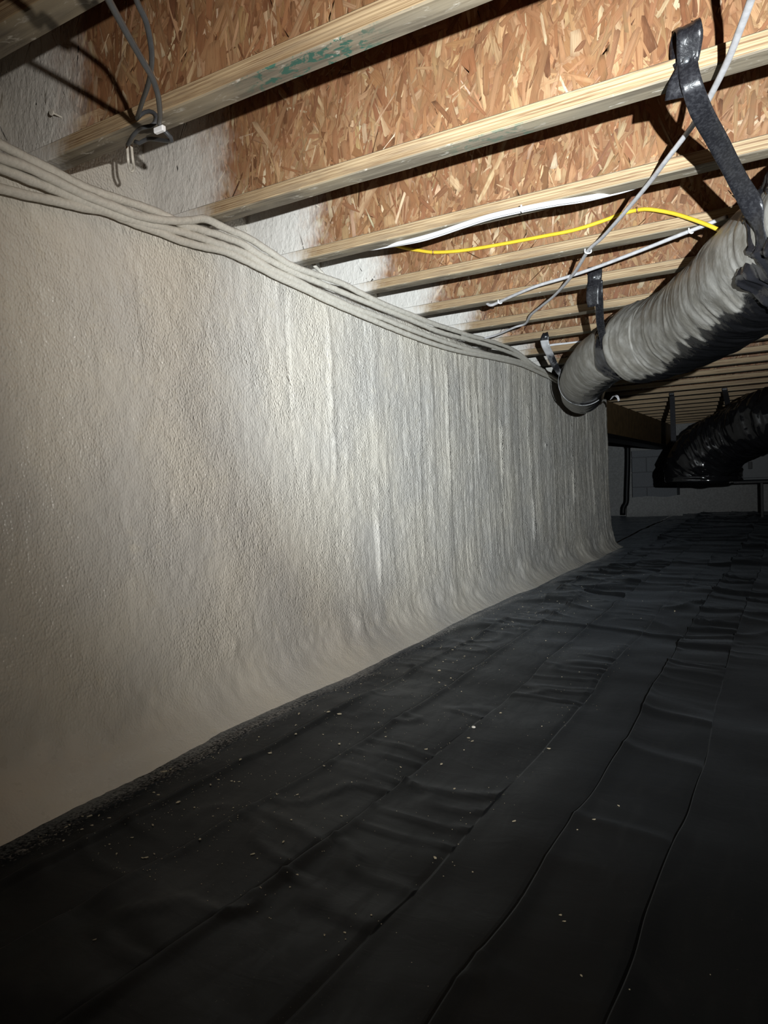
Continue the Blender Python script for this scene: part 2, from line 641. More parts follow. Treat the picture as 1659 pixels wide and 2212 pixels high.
def build_wall():
    # plan path: along the wall, round the outside corner, then back to the left
    ys = np.concatenate([np.arange(-0.6, 0.6, .03), np.arange(0.6, 3.2, .0085), np.arange(3.2, CORNER_Y - .05, .014)])
    path = [(0.0, y, 1.0, 0.0) for y in ys]
    for a in np.linspace(0, math.pi / 2, 9)[1:]:
        path.append((-.05 + .05 * math.cos(a), CORNER_Y - .05 + .05 * math.sin(a), math.cos(a), math.sin(a)))
    for x in np.arange(-.07, -1.45, -.04):
        path.append((x, CORNER_Y, 0.0, 1.0))
    path = np.array(path)
    s = np.r_[0, np.cumsum(np.hypot(np.diff(path[:, 0]), np.diff(path[:, 1])))] - .6
    # profile: (outward offset, z)
    zs = np.concatenate([np.arange(0, .2, .008), np.arange(.2, 1.19, .0095)])
    prof = [(0.0, z, 1.0) for z in zs]
    prof += [(-.004, 1.200, .8), (-.014, 1.212, .6), (-.032, 1.222, .5)]
    prof += [(-o, 1.226 + .012 * (o / .19), .3) for o in (.05, .07, .09, .11, .13, .15, .17, .182)]
    prof += [(-.19, z, .5) for z in np.arange(1.25, 1.57, .012)]
    prof = np.array(prof)
    S, Z = np.meshgrid(s, prof[:, 1], indexing='ij')
    off = np.tile(prof[:, 0], (len(s), 1))
    wgt = np.tile(prof[:, 2], (len(s), 1))
    far = sstep(1.5, 3.5, S)
    d = .010 * fbm(S * 1.6, Z * 1.3, 0, 3, 3)
    up = sstep(.04, .34, Z + .05 * vnoise(S * 5, 0 * S, 0, 19))
    d += up * (.002 + .0045 * far) * fbm(S * 15, Z * .8 + fbm(S * 2, Z * 3, 0, 8, 2) * .4, 0, 21, 2)
    d += up * .0022 * far * ridged(S * 33, Z * .9 + .3 * vnoise(S * 5, Z * 4, 0, 30), 0, 31)
    d += .0028 * fbm(S * 55, Z * 42, 0, 41, 2)
    d *= wgt
    # drips: narrow vertical ridges like runs of foam
    for (sy, z0, z1, w, a) in ((1.708, .58, 1.08, .0035, -.005), (1.92, .62, 1.12, .012, .006), (2.18, .24, .44, .010, .010), (2.556, .70, 1.05, .012, .005), (2.815, .55, 1.06, .010, .006),
                               (3.155, .65, .97, .010, .006), (3.475, .41, .86, .007, .012), (3.91, .25, .99, .008, .014), (4.81, .42, .96, .007, .012), (1.155, .85, 1.11, .003, -.003), (1.668, 1.12, 1.17, .01, .005), (5.35, .3, .9, .01, .01)):
        wob = .006 * vnoise(Z * 6, sy * 3, 0, 77)
        d += a * np.exp(-((S - sy - wob) / w) ** 2) * sstep(z0 - .06, z0 + .03, Z) * (1 - sstep(z1 - .03, z1 + .06, Z)) * (wgt > .9)
    # single blobs of foam
    for (sy, sz, rad, a) in ((4.208, .775, .017, .016), (3.431, .425, .016, .016), (3.44, .45, .008, .012), (1.40, .165, .02, .008), (2.0, .11, .05, .014)):
        d += a * np.exp(-((S - sy) ** 2 + ((Z - sz) * .7) ** 2) / (rad * .6) ** 2)
    # flare where the foam runs out on to the ground sheet
    reach = .095 - .035 * sstep(1.2, 3.0, S) + .025 * fbm(S * 2.2, 0 * S, 0, 51, 3)
    flare = reach * np.exp(-Z / (.035 + .012 * fbm(S * 4, 0 * S, 0, 52, 2))) + .03 * np.exp(-Z / .16)
    lumps = .012 * np.exp(-((Z - .10) / .06) ** 2) * fbm(S * 9, Z * 9, 0, 61, 3)
    d = d + (flare + lumps) * (wgt > .9)
    # lift the toe with the sheet at the far end
    Zl = Z + .05 * sstep(5.0, 10.0, S) * np.exp(-Z / .2)
    o = off + d
    X = path[:, 0][:, None] + path[:, 2][:, None] * o
    Y = path[:, 1][:, None] + path[:, 3][:, None] * o
    Zl = Zl + np.where(wgt < .6, .5 * d * (off < -.03) * (off > -.185), 0)
    V = np.stack([X, Y, Zl], -1).reshape(-1, 3)
    q = grid_quads(len(s), prof.shape[0])
    me = np_mesh('wall_left', V, q[:, ::-1][:, [0, 1, 2, 3]])
    o = link('wall_left', me, M_WALL, None, True)
    tag(o, 'cream sprayed foam insulation wall with vertical runs and bumpy skin', 'wall', kind='structure')


build_wall()

# ------------------------------------------------------------------ ground, far and right walls, subfloor
o = link('floor', box_mesh('floor', -1.6, 4.5, -.8, 10.6, -.14, -.06), M_EARTH)
tag(o, 'packed earth floor under the black plastic sheeting', 'floor', kind='structure')
o = link('ceiling', box_mesh('ceiling', -1.6, 4.5, -.8, 10.6, H + DEPTH, H + DEPTH + .02), M_WEB)
tag(o, 'strand board subfloor resting on top of the joists', 'ceiling', kind='structure')
o = link('wall_far', box_mesh('wall_far', -1.6, 4.5, 10.3, 10.5, -.06, H + .30), M_FARWALL)
tag(o, 'dim grey sprayed wall closing the far end', 'wall', kind='structure')
o = link('wall_right', box_mesh('wall_right', 4.3, 4.5, -.8, 10.29, -.06, H + .30), M_FARWALL)
tag(o, 'grey wall on the far right side out of frame', 'wall', kind='structure')
o = link('wall_recess', box_mesh('wall_recess', -1.6, -1.42, 5.6, 10.29, -.06, H + .30), M_FARWALL)
tag(o, 'dim wall of the recess behind the foam wall end', 'wall', kind='structure')

# ------------------------------------------------------------------ I-joists
PAL = np.array([[.245, .115, .057], [.30, .158, .08], [.355, .205, .11], [.42, .265, .15], [.52, .37, .235], [.66, .53, .38], [.16, .07, .035]])
PW = np.array([.20, .24, .22, .17, .08, .035, .06])


def strands_mesh(name, x0, x1, z0, z1, yface, n, seed):
    r = np.random.default_rng(seed)
    big = np.arange(n) < n * .5
    L = np.where(big, r.uniform(.07, .16, n), r.lognormal(math.log(.058), .5, n))
    W = np.where(big, r.uniform(.012, .032, n), r.lognormal(math.log(.0068), .6, n))
    L = np.minimum(L, .16)
    W = np.clip(W, .0015, .030)
    ang = r.normal(0, .36, n) + np.where(r.random(n) < .18, r.uniform(-1.4, 1.4, n), 0) + .12
    cx = r.uniform(x0, x1, n)
    cz = r.uniform(z0, z1, n)
    lay = np.where(big, r.uniform(.0001, .0007, n), r.uniform(.0006, .0016, n))
    ca, sa = np.cos(ang), np.sin(ang)
    # 6 point flake with ragged pointed ends
    tl = np.array([-.5, -.42, .40, .5, .38, -.45])
    tw = np.array([0.0, .5, .5, 0.0, -.5, -.5])
    u = tl[None] * L[:, None] * (1 + r.normal(0, .07, (n, 6)))
    v = (tw[None] + r.normal(0, .16, (n, 6))) * W[:, None]
    X = cx[:, None] + u * sa[:, None] + v * ca[:, None]
    Z = cz[:, None] + u * ca[:, None] - v * sa[:, None]
    X = np.clip(X, x0, x1)
    Z = np.clip(Z, z0, z1)
    tilt = r.normal(0, .0035, (n, 1)) * u / .03 * .02 + r.normal(0, .05, (n, 1)) * v
    Y = yface - lay[:, None] - np.clip(tilt, -.0008, .0008)
    ci = r.choice(len(PAL), n, p=PW / PW.sum())
    ci = np.where(big & (ci >= 4) & (r.random(n) < .5), 2, ci)
    c = PAL[ci] * np.array([1, .97, .90]) * r.uniform(.60, .96, (n, 1)) * (1 + r.normal(0, .03, (n, 3)))
    # outer ring of every flake (tint darkened to paint in shade at the gaps) and an inner ring
    k = np.where(big, .70, .58)[:, None]
    Xi = X.mean(1, keepdims=True) + (X - X.mean(1, keepdims=True)) * k
    Zi = Z.mean(1, keepdims=True) + (Z - Z.mean(1, keepdims=True)) * k
    Yi = Y.mean(1, keepdims=True) + (Y - Y.mean(1, keepdims=True)) * k - .00015
    uu, vv = np.concatenate([u, u * k], 1), np.concatenate([v, v * k], 1)
    V = np.stack([np.concatenate([X, Xi], 1), np.concatenate([Y, Yi], 1), np.concatenate([Z, Zi], 1)], -1).reshape(-1, 3)
    rim = r.uniform(.55, .95, (n, 6, 1))
    C = np.concatenate([c[:, None] * rim, np.repeat(c[:, None], 6, 1)], 1)
    C = np.clip(np.concatenate([C, np.ones((n, 12, 1))], 2), 0, 1).reshape(-1, 4)
    uv = np.stack([vv / .02 + r.random((n, 1)) * 9, uu / .1 + r.random((n, 1)) * 9], -1).reshape(-1, 2)
    b = np.arange(n)[:, None] * 12
    Q = [b + np.array([[i, 6 + i, 6 + (i + 1) % 6, (i + 1) % 6]]) for i in range(6)]
    Q += [b + np.array([[6, 9, 8, 7]]), b + np.array([[6, 11, 10, 9]])]
    return np_mesh(name, V, np.concatenate(Q), C, uv)


FLH = .033     # flange height
FLW = .050     # flange width


def flange(name, x0, x1, y0, y1, z0, z1, parent, face):
    me = box_mesh(name, x0, x1, y0, y1, z0, z1, bev=.0025, segx=28, jit=.0007)
    o = child(name, me, [M_FEDGE, face], parent)
    for p in me.polygons:
        if abs(p.normal.z) > .7:
            p.material_index = 1
    return o


ORD = {3: 'yellow', 7: 'first', 8: 'second', 9: 'third', 10: 'fourth', 11: 'fifth'}
JL = {-2: 'wooden I-joist just behind and above the camera, outside the picture',
      -1: 'dark wooden I-joist crossing the top left corner',
      0: 'wooden I-joist with dark green stain on its flange, nearest the top edge',
      1: 'wooden I-joist carrying the large black strap loop with the screw',
      2: 'wooden I-joist with twin white cables along its underside',
      3: 'wooden I-joist with the yellow cable lying against its web',
      4: 'wooden I-joist with the middle black strap fixed to it',
      5: 'wooden I-joist crossed by the grey cable just beyond the middle strap',
      6: 'wooden I-joist with the white-sprayed small strap near the foam wall',
      7: 'wooden I-joist just beyond the small white-sprayed strap',
      8: 'wooden I-joist just before the lower end of the dusty duct'}
for k in range(-2, 24):
    yf = .693 if k == -1 else (.30 if k == -2 else Y0 + SP * k)
    yc = yf - FLW / 2
    xl = RIM - .03 if yf < 5.9 else -1.40
    xr = 4.28
    j = empty('floor_joist', (0 if yf < 5.9 else -1.4, yc, H))
    tag(j, JL.get(k, 'dim wooden I-joist in the row over the far end of the crawl space'), 'joist',
        'wooden floor joists' if k <= 8 else 'dim floor joists over the far end')
    face = M_FGREEN if k == 0 else (M_FGREEN2 if k == 1 else M_FFACE)
    flange('bottom_flange', xl, xr, yc - FLW / 2, yc + FLW / 2, H, H + FLH, j, face)
    flange('top_flange', xl, xr, yc - FLW / 2, yc + FLW / 2, H + DEPTH - FLH - .0005, H + DEPTH - .0005, j, M_FFACE)
    web = child('web', box_mesh('web', xl, xr, yc - .005, yc + .005, H + FLH - .001, H + DEPTH - FLH + .001), M_WEB, j)
    if -1 <= k <= 12:
        n = 3000 if k <= 4 else 2400
        sm = strands_mesh('wood_strands', RIM, 2.3, H + FLH, H + DEPTH - FLH, yc - .005, n, 100 + k)
        so = child('wood_strands', sm, M_STRAND, j)
        so['kind'] = 'stuff'

# ------------------------------------------------------------------ ground sheet
FOLDS = np.array([-.30, .28, .44, .62, .81, .955, 1.115, 1.275, 1.44, 1.60, 1.78, 1.95, 2.13, 2.30, 2.48, 2.65, 2.83, 3.0, 3.2, 3.4, 3.6, 3.8, 4.0, 4.4])


FH = np.array([0, .013, .010, .008, .005, .009, .010, .006, .009, .006, .010, .007, .009, .006, .009, .008, .009, .006, .009, .006, .009, .006, .009, 0])   # height just right of a fold
FL = np.array([0, -.005, .003, .004, .008, .003, .005, .003, .004, .003, .005, .003, .004, .003, .004, .003, .004, .003, .004, .003, .004, .003, .004, 0])       # height just left of a fold


def fold_shift(Q, Y):
    w = .012 * vnoise(Y * 1.3, 0 * Y, 0, 5) + .005 * vnoise(Y * 7 + Q * 2, Q * 3, 0, 6) + .006 * vnoise(Y * 2.2, Q * 5, 0, 7)
    return w - .05 * sstep(1.8, 4.5, Y) * np.clip(1 - np.abs(Q - .45) / .35, 0, 1)


def sheet_height_q(Q, Y):
    """height of the sheet in fold coordinates"""
    i = np.clip(np.searchsorted(FOLDS, Q.ravel(), side='right').reshape(Q.shape), 1, len(FOLDS) - 1)
    a, b = FOLDS[i - 1], FOLDS[i]
    u = np.clip((Q - a) / (b - a), 0, 1)
    X = Q + fold_shift(Q, Y)
    ampa = np.clip(.75 + .9 * vnoise(Y * 1.6, (i - 1) * 3.7, 0, 12), .15, 1.7)
    ampb = np.clip(.75 + .9 * vnoise(Y * 1.6, i * 3.7, 0, 12), .15, 1.7)
    h = FH[i - 1] * ampa * (1 - u) + FL[i] * ampb * u + .003 * np.sin(np.pi * u) * vnoise(Y * 2.3, i * 2.9, 0, 13)
    # rounded lip at the raised side of each fold
    h = h + FH[i - 1] * ampa * .45 * np.exp(-((Q - a) / .016) ** 2)
    h = h - .003 * np.exp(-((b - Q) / .010) ** 2) * ampb * (i < len(FOLDS) - 1)
    # cross wrinkles, different in every strip
    sh = i * 7.3
    bend = vnoise(X * 4 + sh, Y * 3, 0, 18) * .5
    w = np.clip(ridged(X * 2.2 + sh, Y * 5.5 + .9 * X + bend, 0, 22) - .40, 0, 1) ** 1.7
    on = sstep(-.15, .45, vnoise(X * 1.5 + sh, Y * 1.4, 0, 25))
    grow = .40 + 1.0 * sstep(1.4, 3.2, Y)
    near_wall = sstep(.06, .30, X)
    h = h + .036 * w * on * grow * near_wall
    w3 = np.clip(ridged(X * 5 + sh, Y * 15 + 2 * bend, 0, 23) - .45, 0, 1) ** 1.5
    h = h + .011 * near_wall * w3 * sstep(0, .5, vnoise(X * 2 + sh, Y * 2, 0, 26))
    w2 = np.clip(ridged(X * 1.3 + .2 * vnoise(X * 3, Y * 3, 0, 27), Y * 4.2, 0, 28) - .25, 0, 1) ** 1.5
    h = h + .034 * near_wall * w2 * sstep(2.0, 3.6, Y) * (.45 + .55 * sstep(-.3, .3, vnoise(X * 1.1, Y * .9, 0, 29)))
    h = h + .016 * fbm(X * 2.2, Y * 2.6, 0, 33, 3)
    # upper flap edge close to the wall
    edge = .15 - .10 * sstep(1.6, 2.5, Y) + .010 * vnoise(Y * 3.5, 0 * Y, 0, 41)
    h = h + .007 * sstep(edge - .003, edge + .003, X)
    h = h + .05 * sstep(5.0, 10.0, Y)
    return h - .018


def sheet_height(X, Y):
    Q = X - fold_shift(X, Y)
    Q = X - fold_shift(Q, Y)
    return sheet_height_q(Q, Y)


def build_sheet():
    qs = [np.arange(-.08, 1.5, .0105), np.arange(1.5, 4.25, .03)]
    for f in FOLDS[1:-1]:
        qs.append(f + np.array([-.016, -.008, -.003, -.0004, 0, .002, .006, .012, .02]))
    qs = np.unique(np.concatenate(qs))
    keep = [True]
    for k in range(1, len(qs)):
        keep.append(qs[k] - qs[k - 1] > .0003)
    qs = qs[np.array(keep)]
    qs = qs[qs < 4.24]
    ys = [-.7]
    while ys[-1] < 10.28:
        y = ys[-1]
        ys.append(y + (.03 if y < .55 else .011 if y < 2.5 else .015 if y < 5 else .03))
    ys = np.array(ys)
    Y, Q = np.meshgrid(ys, qs, indexing='ij')
    Z = sheet_height_q(Q, Y)
    V = np.stack([Q + fold_shift(Q, Y), Y, Z], -1).reshape(-1, 3)
    me = np_mesh('ground_sheet', V, grid_quads(len(ys), len(qs))[:, ::-1])
    o = link('ground_sheet', me, M_SHEET, None, True)
    tag(o, 'creased black plastic ground sheet with long parallel folds', 'plastic sheet')
    # the sheet goes on into the recess behind the wall end
    ys2 = np.arange(5.98, 10.28, .05)
    xs2 = np.arange(-1.40, -.055, .05)
    Y, X = np.meshgrid(ys2, xs2, indexing='ij')
    Z = sheet_height(X, Y)
    V = np.stack([X, Y, Z], -1).reshape(-1, 3)
    me = np_mesh('recess_sheet', V, grid_quads(len(ys2), len(xs2))[:, ::-1])
    link('recess_sheet', me, M_SHEET, o, True)


build_sheet()


def floor_z(x, y):
    return float(sheet_height(np.array([[x]]), np.array([[y]]))[0, 0])


# ------------------------------------------------------------------ foam-coated cables along the top of the wall
BUNDLE = [
    ('thick foam-coated cable, uppermost of the bundle at the left edge', .0094, .036,
     [(-160, 225), (-60, 280), (0, 312), (60, 342), (120, 372), (181, 403), (241, 425), (301, 444), (347, 461), (400, 487), (445, 499), (517, 524), (560, 550), (603, 573), (647, 594),
      (712, 620), (777, 647), (831, 669), (885, 690), (939, 713), (977, 725), (1035, 740), (1074, 752), (1112, 766), (1141, 783), (1190, 812), (1215, 828)]),
    ('foam-coated cable, second in the bundle, with a knot on the second joist', .0094, .046,
     [(-160, 262), (-60, 312), (0, 339), (60, 361), (120, 390), (180, 419), (241, 444), (301, 466), (362, 476), (410, 476), (443, 473), (481, 490), (535, 513), (585, 545), (625, 571), (668, 588),
      (733, 610), (777, 632), (820, 653), (885, 679), (939, 700), (977, 712), (1016, 725), (1054, 735), (1093, 748), (1122, 764), (1151, 787), (1180, 804), (1205, 820)]),
    ('foam-coated cable, third in the bundle at the left edge', .0094, .032,
     [(-160, 300), (-60, 340), (0, 364), (60, 387), (120, 411), (181, 437), (241, 460), (301, 480), (354, 492), (408, 506), (481, 530), (535, 550), (580, 578), (625, 599), (690, 631), (755, 661),
      (820, 685), (885, 711), (939, 731), (977, 744), (1016, 756), (1054, 765), (1093, 773), (1141, 787), (1190, 808)]),
    ('foam-coated cable, lowest of the bundle, sagging at the left edge', .0092, .028,
     [(-160, 372), (-60, 396), (0, 407), (60, 422), (120, 434), (181, 449), (226, 457), (301, 486), (354, 505), (392, 520), (440, 533), (490, 545), (540, 568), (600, 598), (660, 626), (720, 655), (790, 685), (850, 710), (920, 737), (985, 757), (1045, 769), (1083, 777), (1120, 786), (1141, 794), (1180, 812), (1205, 826)]),
]
for i, (lab, r, xo, px) in enumerate(BUNDLE):
    pts = [on_x(x, y, xo + r * .2) for x, y in px]
    pts = [np.array([xo, -.55, pts[0][2] - .01]), np.array([xo, 0.1, pts[0][2] + .012])] + pts
    o = link('foamed_cable', tube_mesh('foamed_cable', pts, r, .006, 12, rough=.13, seed=200 + i), M_CABLE_FOAM, None, True)
    tag(o, lab, 'cable', 'foam-coated cables along the wall top')
# short foamed cable climbing behind the third joist
pts = [on_x(648, 556, -.06), on_x(678, 572, -.045), on_x(692, 586, -.02), on_x(706, 603, .0)]
pts[0] = pts[0] + np.array([0, .02, .03])
o = link('foamed_cable', tube_mesh('foamed_cable', pts, .006, .006, 10, rough=.2, seed=230), M_CABLE_FOAM, None, True)
tag(o, 'short foam-coated cable stub rising from the bundle behind a joist', 'cable')


# ------------------------------------------------------------------ loose cables
def staple(parent, p, d, r, mat, name='staple'):
    """small bridge over a cable at p, cable direction d"""
    d = Vector(d).normalized()
    up = Vector((0, 0, 1))
    s = d.cross(up).normalized()
    n = s.cross(d).normalized()
    P = Vector(p)
    pts = [P + s * (r * 1.5) + n * r * 1.1, P + s * r * 1.5 - n * r * .7, P - n * r * 1.25, P - s * r * 1.5 - n * r * .7, P - s * (r * 1.5) + n * r * 1.1]
    return child(name, tube_mesh(name, [tuple(q) for q in pts], r * .38, .003, 8), mat, parent, True)


def cable(name, label, pts, r, mat, staples=(), smat=None, flat=1.0, group=None):
    o = empty(name, Vector(pts[0]))
    tag(o, label, 'cable', group)
    child('sheath', tube_mesh('sheath', pts, r, .01, 12, flat=flat), mat, o, True)
    P, _ = resample(pts, .01)
    for q in staples:
        i = int(np.argmin(np.linalg.norm(P - np.asarray(q), axis=1)))
        i = min(max(i, 1), len(P) - 2)
        staple(o, P[i], P[i + 1] - P[i - 1], r, smat or M_CLIP)
    return o


J2F = Y0 + SP * 2
# twin white cables along the third joist's underside
for off, lab in ((0.0, 'bright white cable along a joist underside, upper of the twin pair'), (.011, 'bright white cable along a joist underside, lower of the twin pair')):
    px = [(828, 533), (850, 529), (900, 520), (950, 506), (1000, 489), (1060, 470), (1135, 453), (1200, 441), (1260, 432), (1320, 419), (1357, 409)]
    pts = [on_z(x, y, H - .010 - .3 * off) + np.array([0, -off * .9, 0]) for x, y in px]
    # both ends slip up behind the flange
    A = lambda x, y, dy: on_y(x, y, J2F + dy + off * .3)
    pts = [A(770, 538, .030), A(800, 537, .014), A(826, 533, .007)] + pts[2:-2] + [A(1325, 417, .006), A(1358, 408, .009), A(1385, 398, .016), A(1410, 385, .03)]
    cable('white_cable', lab, pts, .0058, M_WHITE, [pts[7]] if off else [], M_WHITE, group='twin white cables')
# yellow cable against the web of the fourth joist
yw = Y0 + SP * 3 - FLW / 2 - .005 - .012
px = [(880, 537), (905, 541), (940, 545), (1000, 541), (1080, 528), (1180, 509), (1240, 497), (1300, 478), (1340, 463), (1370, 455)]
pts = [on_y(x, y, yw) for x, y in px] + [on_y(1400, 452, yw - .01), on_y(1450, 460, yw - .02), on_y(1490, 472, yw - .035), on_y(1526, 485, yw - .05), on_y(1560, 500, yw - .06)]
pts = [pts[0] + np.array([-.07, 0, .03])] + pts
cable('yellow_cable', 'yellow cable looping across the strand board web', pts, .0055, M_YELLOW, [on_y(936, 545, yw), on_y(1383, 453, yw)], mat_plain('copper_staple', (.45, .25, .12), .4, .5, .6))
# long grey cable strung diagonally under the joists
px = [((1652, -90), .050), ((1622, 0), .040), ((1600, 60), .034), ((1568, 140), .026), ((1525, 225), .018), ((1497, 270), .012), ((1440, 345), .012), ((1400, 398), .009), ((1350, 458), .010), ((1300, 514), .009), ((1271, 541), .007),
      ((1240, 590), .013), ((1200, 636), .011), ((1170, 661), .009), ((1147, 680), .006), ((1135, 699), .007), ((1112, 707), .010), ((1074, 723), .012), ((1046, 731), .016)]
pts = [on_z(x, y, H - dz) for (x, y), dz in px]
pts = [pts[0] + np.array([.12, -.62, .045]), pts[0] + np.array([.07, -.33, .02])] + pts
cable('grey_cable', 'long pale grey cable strung diagonally under several joists', pts, .0058, M_GREY, [pts[12]], M_CLIP, flat=.75)
# second grey cable from the duct to the fifth joist
px = [(1570, 468), (1524, 486), (1460, 511), (1397, 536), (1340, 558), (1278, 581), (1220, 600), (1159, 618), (1110, 638), (1079, 652), (1058, 659)]
pts = [on_z(x, y, H - .009) for x, y in px]
pts.append(pts[-1] + np.array([-.04, .03, .04]))
cable('grey_cable', 'pale grey cable running from the dusty duct to the stapled joist', pts, .0055, M_GREY, [pts[2] * .5 + pts[1] * .5, pts[9]], M_CLIP)
yw7 = Y0 + SP * 7 - FLW / 2 - .02
pts = [on_y(1180, 747, yw7), on_y(1200, 744, yw7), on_y(1230, 741, yw7), on_y(1290, 733, yw7), on_y(1400, 715, yw7)]
cable('white_cable', 'pale cable crossing behind the small white-sprayed strap', pts, .0058, M_WHITE)
# dark grey pair hanging at the top left
px = [(150, -160, .42), (190, -85, .47), (235, 0, .53), (262, 50, .57), (290, 100, .615), (312, 138, .65), (328, 166, .68), (340, 200, .715), (344, 225, .76), (346, 250, .83), (346, 272, .915)]
pts = [on_y(*p) for p in px]
pts = [np.array([1.15, -.25, 1.24]), np.array([1.02, .08, 1.06])] + pts
pts += [pts[-1] + np.array([-.004, .03, -.012]), on_z(322, 300, H - .010), on_z(302, 309, H - .010), on_z(292, 306, H - .006)]
g1 = cable('dark_grey_cable', 'dark grey cable hanging down to the white clip on the stained joist', pts, .0039, M_DGREY)
me = box_mesh('clip', -.0115, .0115, -.0045, .0045, -.005, .005, bev=.0018)
me.transform(Matrix.Translation(Vector(on_y(345, 280, .900)) - g1.location))
link('clip', me, M_CLIP, g1)['label'] = 'bright white plastic clip'
px = [(262, -160, .46), (276, -80, .53), (295, 0, .60), (315, 45, .635), (325, 90, .665), (328, 125, .69), (325, 160, .73), (318, 190, .77), (309, 215, .815), (301, 240, .875), (296, 256, .925)]
pts = [on_y(*p) for p in px]
pts = [np.array([1.10, -.25, 1.24]), np.array([.95, .10, 1.10])] + pts
pts += [on_y(306, 246, .932), on_y(322, 240, .934), on_y(336, 247, .934), on_y(338, 262, .930), on_y(326, 272, .925), on_y(311, 275, .92), on_z(300, 280, H - .008), on_z(288, 292, H - .010), on_z(281, 305, H - .008), on_z(276, 312, H - .004)]
cable('dark_grey_cable', 'dark grey cable hanging in a curl beside the white clip', pts, .0036, M_DGREY)
pts = [on_z(276, 338, H - .004) + np.array([0, .0, .02]), on_z(277, 345, H - .012), on_z(279, 360, H - .018), on_z(284, 371, H - .022), on_z(290, 364, H - .018), on_z(287, 345, H - .012), on_z(285, 336, H - .004) + np.array([0, 0, .02])]
o = link('wire_loop', tube_mesh('wire_loop', pts, .0028, .003, 8), M_CABLE_FOAM, None, True)
tag(o, 'little foam-coated wire loop hanging below the stained joist', 'wire')
# nail sticking out of the foamed joist end
p = on_y(112, 243, .935)
nl = empty('nail', Vector(p))
tag(nl, 'small nail sticking out of the foamed joist end, top left', 'nail')
child('shank', tube_mesh('shank', [p + np.array([0, .045, -.002]), p + np.array([0, .02, 0]), p], .0019, .005, 8), M_CABLE_FOAM, nl, True)
child('head', tube_mesh('head', [p + np.array([0, .001, 0]), p + np.array([0, -.0005, 0]), p + np.array([0, -.002, 0])], .006, .001, 12), M_CABLE_FOAM, nl)

# ------------------------------------------------------------------ dusty flexible duct
AX = [(3.4, 1.05, 1.10, .146), (2.5, 1.15, 1.10, .146), (1.85, 1.36, 1.10, .146), (1.48, 1.64, 1.095, .146), (1.29, 1.93, 1.08, .146), (1.175, 2.19, 1.072, .146), (1.05, 2.48, 1.068, .146),
      (.94, 2.68, 1.066, .146), (.87, 2.755, 1.066, .147), (.815, 2.805, 1.067, .148), (.785, 2.83, 1.067, .143), (.768, 2.845, 1.067, .130), (.762, 2.85, 1.067, .112)]


def duct_mesh(name, ax, seed, dust_dir, thr, wr=.006, seg=80, step=.0065, ribs=1.0):
    P, s = resample(ax, step)
    C, r = P[:, :3], P[:, 3]
    T, N, B = frames(C)
    a = np.linspace(0, 2 * math.pi, seg, endpoint=False)
    ca, sa = np.cos(a)[None], np.sin(a)[None]
    S = s[:, None] + .02 * np.sin(a + 1.1)[None]
    w = wr * ribs * .55 * (ridged(S * 13 + .9 * vnoise(S * 3, ca * 1.3, sa * 1.3, seed), ca * 1.1, sa * 1.1, seed + 1) - .2)
    w = w + wr * .45 * ridged(S * 34 + 1.2 * vnoise(S * 5, ca * 1.6, sa * 1.6, seed + 4), ca * 1.3, sa * 1.3, seed + 5)
    w = w + wr * .35 * vnoise(S * 75, ca * 1.5 + S * 2, sa * 1.5, seed + 2)
    w = w + wr * .9 * fbm(S * 6, ca * 2, sa * 2, seed + 3, 3)
    R = r[:, None] + w
    D = ca[..., None] * N[:, None] + sa[..., None] * B[:, None]
    V = C[:, None] + R[..., None] * D
    fl = None
    if dust_dir is not None:
        dd = np.asarray(dust_dir) / np.linalg.norm(dust_dir)
        # slope of the wrinkles turns them towards or away from the spray
        lean = np.gradient(w, axis=0) / step
        m = D @ dd + .9 * (lean * (T @ dd)[:, None]) * -1
        th = np.interp(s / s[-1], thr[0], thr[1])[:, None]
        m = m + .22 * fbm(S * 30, ca * 1.6, sa * 1.6, seed + 7, 3) + .12 * fbm(S * 5, ca * 3, sa * 3, seed + 8, 2)
        fl = {'dust': sstep(th - .16, th + .16, m).ravel()}
    n0, n1 = len(V) * seg, len(V) * seg + 1
    me = np_mesh(name, V.reshape(-1, 3), grid_quads(len(P), seg, True), fl=fl)
    return me, P


duct = empty('flexible_duct', Vector((.95, 2.6, 1.07)))
tag(duct, 'large black flexible duct dusted grey with foam, hung under the joists', 'duct')
me, _ = duct_mesh('jacket', AX, 300, (-.7, -.55, .35), ([0, .55, .72, .86, .94, 1], [.50, .42, .36, .30, .02, -.05]), wr=.0048)
child('jacket', me, M_DUCT, duct, True)
AX2 = [(.80, 2.79, 1.068, .108), (.70, 2.92, 1.067, .111), (.64, 3.0, 1.065, .112), (.56, 3.16, 1.062, .113), (.46, 3.40, 1.058, .113), (.36, 3.70, 1.055, .113), (.28, 4.0, 1.055, .114), (.235, 4.18, 1.062, .116),
       (.215, 4.32, 1.09, .116), (.21, 4.41, 1.15, .114), (.21, 4.435, 1.23, .112), (.21, 4.44, 1.34, .112), (.21, 4.44, 1.54, .112)]
me, _ = duct_mesh('sleeve', AX2, 340, (-.7, -.55, .35), ([0, .3, .6, 1], [-.12, -.16, -.35, -.4]), wr=.0028, ribs=.5, seg=64)
child('sleeve', me, M_DUCT, duct, True)
# crumpled tape collar between sleeve and jacket
me, _ = duct_mesh('tape_collar', [(.785, 2.82, 1.068, .118), (.755, 2.855, 1.067, .124), (.735, 2.88, 1.067, .121), (.715, 2.905, 1.066, .1145)], 360, None, None, wr=.014, step=.004, seg=90)
child('tape_collar', me, M_TAPE, duct, True)
